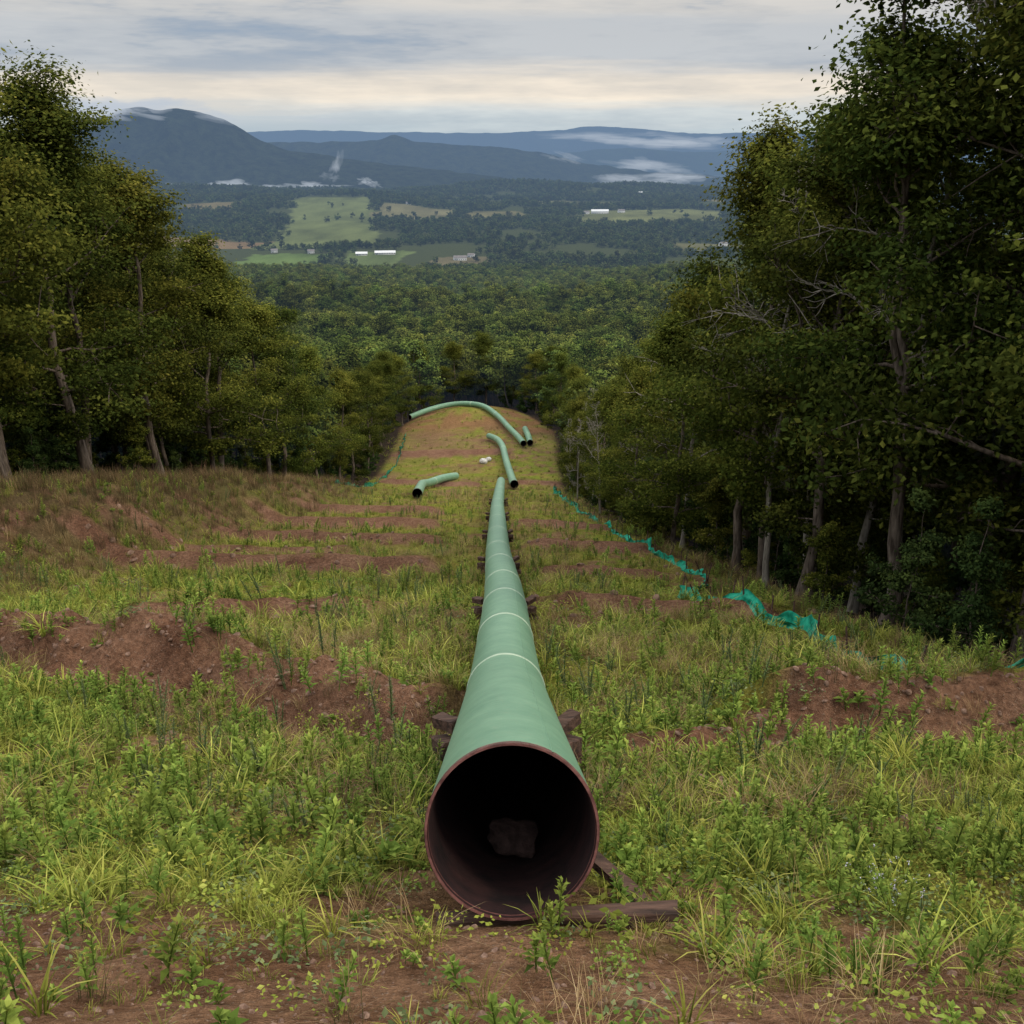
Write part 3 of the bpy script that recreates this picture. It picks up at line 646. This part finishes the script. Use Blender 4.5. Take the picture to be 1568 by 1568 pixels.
# ------------------------------------------------------------------ timber skids
def box(acc,c,size,rz=0,tilt=0,j=.01):
    rng=np.random.default_rng(int(abs(c[0]*131+c[1]*17+c[2]*7)*100)%99999)
    sx,sy,sz=[s/2 for s in size];bv=min(size)*.1
    sec=[(-sy+bv,-sz),(sy-bv,-sz),(sy,-sz+bv),(sy,sz-bv),(sy-bv,sz),(-sy+bv,sz),(-sy,sz-bv),(-sy,-sz+bv)]
    xs=np.linspace(-sx,sx,5);V=[];
    for xx in xs:
        for (a,b) in sec:V.append((xx+rng.normal(0,j),a+rng.normal(0,j*.6),b+rng.normal(0,j*.6)))
    V=np.array(V);F=[]
    for i in range(4):
        for k in range(8):F.append((i*8+k,i*8+(k+1)%8,(i+1)*8+(k+1)%8,(i+1)*8+k))
    for e in (0,32):
        F+= [(e,e+1,e+2,e+3),(e,e+3,e+4,e+7),(e+4,e+5,e+6,e+7)]
    ct,st=math.cos(tilt),math.sin(tilt);cr,sr=math.cos(rz),math.sin(rz)
    X=V[:,0]*ct-V[:,2]*st;Zz=V[:,0]*st+V[:,2]*ct;Yy=V[:,1]
    V=np.stack([X*cr-Yy*sr+c[0],X*sr+Yy*cr+c[1],Zz+c[2]],1);acc.add(V,np.array(F),0)
def crib(y,wide=.82,name='timber_skid'):
    x=float(np.interp(y,Q0[:,1],Q0[:,0]));za=float(np.interp(y,Q0[:,1],Q0[:,2]));acc=Acc();top=za-PR/math.cos(.4)-.02
    box(acc,(x+.1,y,top-.09),(wide*2,.2,.15),.03)
    for s in (-1,1):
        box(acc,(x+s*wide*.8,y,top-.24),(.8,.2,.16),math.pi/2+.1*s,-.35)
        box(acc,(x+s*wide*.82,y+.1,top+.05),(.36,.2,.17),.35*s,.1*s)
        box(acc,(x+s*wide*.86,y-.06,top+.24),(.44,.2,.17),math.pi/2-.4*s,-.3)
        box(acc,(x+s*wide*.84,y+.12,top+.44),(.34,.18,.15),.8*s,.15)
    add_obj(name,acc.mesh('skid',[M_wood],smooth=False))
for yy in (11.2,27,42,58,76,96):crib(yy)
acc=Acc();gz=lambda x,y:float(hgt(np.array([x]),np.array([y]))[0])
bz=-4.0-PR-.08
box(acc,(.28,5.66,bz+.0),(1.5,.11,.06),.03,.02)
box(acc,(.80,6.4,gz(.8,6.4)+.12),(.9,.11,.06),2.35,.28)
add_obj('timber_skid',acc.mesh('skid_mouth',[M_wood],smooth=False))
rk=stone(77,.17);rk.materials.append(simple_mat('rock_dark',(.02,.012,.011),(.07,.042,.038),9,.9,.6))
t=Q0[2]-Q0[0];t/=np.linalg.norm(t);p=Q0[0]+t*1.25;add_obj('rock',rk,(p[0]+.03,p[1],p[2]-.37),(.5,.3,.2))
# ------------------------------------------------------------------ silt fence
M_sf=simple_mat('silt_fence_fabric',(.0,.13,.078),(.02,.33,.21),4,.7,.3,spec=.15)
def silt(P,h=.6,seed=0,lo=.12):
    rng=np.random.default_rng(seed);P=np.array(P,float);d=np.r_[0,np.cumsum(np.hypot(*np.diff(P,axis=0).T))]
    n=int(d[-1]/.16);t=np.linspace(0,d[-1],n);x=np.interp(t,d,P[:,0]);y=np.interp(t,d,P[:,1])
    x=x+(fbm(t*.25,t*0,seed,3)-.5)*.9;z0=hgt(x,y)
    hh=h*np.clip(-.1+1.5*fbm(t*.25,t*0+3,seed+2,3)+.5*(fbm(t*1.4,t*0,seed+9,2)-.5),lo,1.1)
    rows=8;V=[]
    for r in range(rows):
        v=r/(rows-1);off=(fbm(t*1.6,t*0+v*2.2,seed+5,3)-.5)*.3*(.3+v)+(1-hh/h)*.3*np.sin(v*5+t*.7)*.3
        V.append(np.stack([x+off-.12*(1-v),y+off*.5,z0-.02+hh*v+.03*np.sin(t*5+v*4)],1))
    V=np.stack(V,1).reshape(-1,3);i,j=np.meshgrid(np.arange(n-1),np.arange(rows-1),indexing='ij');a=i*rows+j
    F=np.stack([a,a+1,a+rows+1,a+rows],-1).reshape(-1,4)
    acc=Acc();acc.add(V,F,1)
    for s in np.arange(0,d[-1],2.4):
        xx=np.interp(s,t,x);yy=np.interp(s,t,y);zz=np.interp(s,t,z0);l=rng.normal(0,.14,2)
        q=np.array([[xx,yy,zz-.1],[xx+l[0],yy+l[1],zz+.75]]);Vt,Ft=tube(q,[.028,.024],5);acc.add(Vt,Ft,0)
    add_obj('silt_fence',acc.mesh('silt_fence',[M_wood,M_sf],smooth=True))
silt(SFL,.52,1,.34)
silt([(5.8,35),(6.2,32),(6.9,29.3),(7.6,26.2)],.5,6,.4)
silt([(-19.8,120),(-19.4,132),(-18.8,150),(-18.6,175),(-20.,200)],.6,2,.3)
# white sack on the hill
bm=bmesh.new();bmesh.ops.create_icosphere(bm,subdivisions=3,radius=1.)
for v in bm.verts:
    n=float(fbm(np.array([v.co.x*2+3]),np.array([v.co.y*2+v.co.z]),5,3)[0]);v.co=Vector((v.co.x*.8,v.co.y*.6,v.co.z*.6))*(.75+.55*n)
m=bpy.data.meshes.new('sack');bm.to_mesh(m);bm.free();m.materials.append(simple_mat('sack_cloth',(.4,.39,.37),(.6,.59,.57),3,.8,.3))
for dx,dy,s in ((0,0,.8),(.8,1.8,.6)):
    add_obj('white_sandbag',m,(-4.6+dx,170+dy,gz(-4.6+dx,170+dy)+.35),(0,0,dx),s)
# ------------------------------------------------------------------ valley buildings
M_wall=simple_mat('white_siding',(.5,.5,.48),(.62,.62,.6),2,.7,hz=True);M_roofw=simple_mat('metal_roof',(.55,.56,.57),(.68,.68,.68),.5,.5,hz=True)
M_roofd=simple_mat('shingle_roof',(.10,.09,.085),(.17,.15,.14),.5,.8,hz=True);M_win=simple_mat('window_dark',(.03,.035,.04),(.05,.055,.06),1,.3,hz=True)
def building(name,x,y,L,W,H,rz,roof,nwin=6):
    root=bpy.data.objects.new(name,None);scene.collection.objects.link(root);root.location=(x,y,gz(x,y)-.5);root.rotation_euler[2]=rz
    l=L/2;w=W/2;rh=W*.28
    V=np.array([(-l,-w,0),(l,-w,0),(l,w,0),(-l,w,0),(-l,-w,H),(l,-w,H),(l,w,H),(-l,w,H)],float)
    add_obj('walls',mk_mesh(name+'w',V,np.array([[0,1,5,4],[1,2,6,5],[2,3,7,6],[3,0,4,7]]),[M_wall]),parent=root)
    V=np.array([(-l,-w,H),(-l,w,H),(-l,0,H+rh),(l,-w,H),(l,w,H),(l,0,H+rh)],float)
    add_obj('gables',mk_mesh(name+'g',V,np.array([[0,1,2],[3,5,4]]),[M_wall]),parent=root)
    e=.6;V=np.array([(-l-e,-w-e,H-.2),(l+e,-w-e,H-.2),(l+e,0,H+rh+.12),(-l-e,0,H+rh+.12),(-l-e,w+e,H-.2),(l+e,w+e,H-.2)],float)
    add_obj('roof',mk_mesh(name+'r',V,np.array([[0,1,2,3],[3,2,5,4]]),[roof]),parent=root)
    V=[];F=[]
    for i in range(nwin):
        cx=-l+L*(i+.5)/nwin;b=len(V);V+=[(cx-.7,-w-.03,1.2),(cx+.7,-w-.03,1.2),(cx+.7,-w-.03,2.6),(cx-.7,-w-.03,2.6)];F.append((b,b+1,b+2,b+3))
    cx=-l+L*.5/nwin*2;b=len(V);V+=[(cx-.5,-w-.04,0),(cx+.5,-w-.04,0),(cx+.5,-w-.04,2.2),(cx-.5,-w-.04,2.2)];F.append((b,b+1,b+2,b+3))
    add_obj('windows_and_door',mk_mesh(name+'v',np.array(V),np.array(F),[M_win]),parent=root)
building('poultry_barn',-226,2000,36,11,3.5,.12,M_roofw,12);building('poultry_barn',-266,1985,20,10,3.5,.12,M_roofw,8)
building('barn',-90,1940,22,12,5,.2,M_roofd);building('farmhouse',-72,1985,12,8,5,-.3,M_roofd,4)
building('barn',238,3080,46,16,7,0.,M_roofw,10);building('farmhouse',300,3120,18,12,6,.2,M_roofd,4);building('farmhouse',200,3060,16,10,6,.2,M_roofd,4)
building('farmhouse',-440,2080,12,8,5,.2,M_roofd,4);building('farmhouse',470,4100,34,18,7,.2,M_roofw,4);building('farmhouse',-365,2040,12,9,5,.2,M_roofd,4);building('farmhouse',-300,3300,14,10,5,.2,M_roofd,4);building('farmhouse',420,2240,16,10,6,.5,M_roofd,4)
# ------------------------------------------------------------------ mist banks (homogeneous volumes)
def mist(x,y,z,sx,sy,sz,tau,seed,tilt=0,col=(.52,.58,.66)):
    bm=bmesh.new();bmesh.ops.create_icosphere(bm,subdivisions=5,radius=1.)
    co=np.array([v.co[:] for v in bm.verts])
    n=fbm(co[:,0]*2.2+seed,co[:,2]*2.2+co[:,1]*1.7,seed,3)
    co2=co*(.35+1.2*ss(.2,.8,n))[:,None]*np.array([sx,sy,sz])
    for v,c in zip(bm.verts,co2):v.co=Vector(c)
    m=bpy.data.meshes.new('mist');bm.to_mesh(m);bm.free()
    dn=tau/(sy*1.4)
    nt=NT('mist_volume')
    ab=nt.n('ShaderNodeVolumeAbsorption',{'Color':(0,0,0,1),'Density':dn});em=nt.n('ShaderNodeEmission',{'Color':col+(1,),'Strength':dn})  # mist glows by itself; emission stands in for scattered skylight
    ad=nt.n('ShaderNodeAddShader',{0:ab.outputs[0],1:em.outputs[0]})
    m.materials.append(nt.out(None,ad.outputs[0]))
    add_obj('mist',m,(x,y,z),(0,tilt,0))
def mp(px,py,Y):return ((px-784)*.000595*Y*.9455,Y,(204-py)*.000665*Y)
rm=random.Random(5)
for px_,py_,Y,wpx,hpx,tau,sd_,ti in [(155,180,9300,80,13,1.7,1,.1),(235,170,9500,95,8,1.5,2,-.05),(90,188,9300,60,8,1.1,3,.1),(325,180,9400,50,5,.7,4,.2),
    (240,273,7700,80,8,1.6,5,0),(350,272,7800,100,6,1.5,6,-.05),(450,271,7900,60,4,1.,20,0),(512,240,9000,7,16,.5,7,.3),(565,267,8600,18,5,.9,8,.3),(500,258,8800,14,5,.4,9,0),
    (860,233,11500,26,4,.4,10,.3),(960,262,9500,60,6,.6,11,.1),(1010,242,12500,70,6,.5,12,.1),(1030,212,14000,90,6,.8,13,.05),(930,205,17000,80,4,.4,14,0),(770,270,8200,26,3,.7,15,.2),(900,250,12000,65,6,.4,17,.2),
    (510,188,15000,50,6,.3,16,.1),(1040,255,9000,70,7,.6,19,0)]:
    for q in range(3):
        ox=rm.gauss(0,.35)*wpx;oy=rm.gauss(0,.35)*hpx
        x_,y_,z_=mp(px_+ox,py_+oy,Y+q*60);k_=.000595*Y*.9455
        mist(x_,y_,z_,wpx*k_*rm.uniform(.4,.9),max(120,wpx*k_*.4),hpx*.000665*Y*rm.uniform(.5,1.0),tau*.45,sd_*7+q,ti)
# ------------------------------------------------------------------ world
nt=NT('World',True);scene.world=nt.m
SE,SA=D2R(42),D2R(120)
sky=nt.n('ShaderNodeTexSky',sky_type='NISHITA',sun_disc=False,sun_elevation=SE,sun_rotation=SA,altitude=700,air_density=1.2,dust_density=2.)
bg1=nt.n('ShaderNodeBackground',{'Color':sky.outputs[0],'Strength':.1})
g=nt.n('ShaderNodeTexCoord').outputs['Generated']
sp=nt.n('ShaderNodeSeparateXYZ',{0:g})
el=sp.outputs['Z']
v1=nt.n('ShaderNodeCombineXYZ',{0:nt.math('MULTIPLY',sp.outputs['X'],2.6),1:nt.math('MULTIPLY',sp.outputs['Y'],2.6),2:nt.math('MULTIPLY',el,48)}).outputs[0]
v2=nt.n('ShaderNodeCombineXYZ',{0:nt.math('MULTIPLY',sp.outputs['X'],4.5),1:nt.math('MULTIPLY',sp.outputs['Y'],4.5),2:nt.math('MULTIPLY',el,30)}).outputs[0]
na=nt.noise(v1,1.,4,.6);nb=nt.noise(v2,1.,5,.65)
elw=nt.math('ADD',el,nt.math('MULTIPLY',nt.math('SUBTRACT',na,.5),.045))
base=nt.ramp(elw,[(0,(.47,.56,.63)),(.016,(.58,.64,.68)),(.030,(.80,.74,.66)),(.042,(.72,.67,.61)),(.053,(.45,.49,.55)),(.082,(.44,.475,.53)),(.10,(.58,.57,.56)),(.115,(.43,.465,.52)),(.16,(.40,.43,.48)),(.5,(.75,.78,.8)),(1,(.95,.95,.93))])
streak=nt.mix(nt.ramp(nb,[(.42,(0,0,0)),(.62,(1,1,1))]),base,nt.mix(1.0,base,(1.27,1.22,1.15),'MULTIPLY'))
bluef=nt.math('MULTIPLY',nt.ramp(nb,[(.36,(1,1,1)),(.5,(0,0,0))]),nt.n('ShaderNodeMapRange',{0:el,1:.045,2:.07}).outputs[0])
streak=nt.mix(nt.math('MULTIPLY',bluef,.75),streak,(.27,.36,.49))
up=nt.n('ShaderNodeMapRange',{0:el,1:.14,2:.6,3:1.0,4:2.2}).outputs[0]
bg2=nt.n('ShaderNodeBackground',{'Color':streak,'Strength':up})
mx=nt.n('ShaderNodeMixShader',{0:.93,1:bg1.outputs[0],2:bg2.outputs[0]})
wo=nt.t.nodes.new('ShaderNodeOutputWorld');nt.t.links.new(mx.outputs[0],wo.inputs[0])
sd=bpy.data.lights.new('sun','SUN');sd.energy=1.5;sd.angle=D2R(12);sd.color=(1,.87,.66)
so=bpy.data.objects.new('sun',sd);scene.collection.objects.link(so)
dirv=Vector((math.sin(SA)*math.cos(SE),math.cos(SA)*math.cos(SE),math.sin(SE)))
so.rotation_euler=(-dirv).to_track_quat('-Z','Y').to_euler();so.location=(0,0,60)
# ------------------------------------------------------------------ camera
cd=bpy.data.cameras.new('camera');cd.sensor_width=36;cd.lens=18/.466;cd.clip_start=.1;cd.clip_end=80000
co=bpy.data.objects.new('camera',cd);scene.collection.objects.link(co);co.rotation_euler=(D2R(90-19),0,0);co.location=(0,0,0)
scene.camera=co
scene.view_settings.view_transform='Standard'
try:scene.view_settings.look='None'
except Exception:pass
scene.view_settings.exposure=0
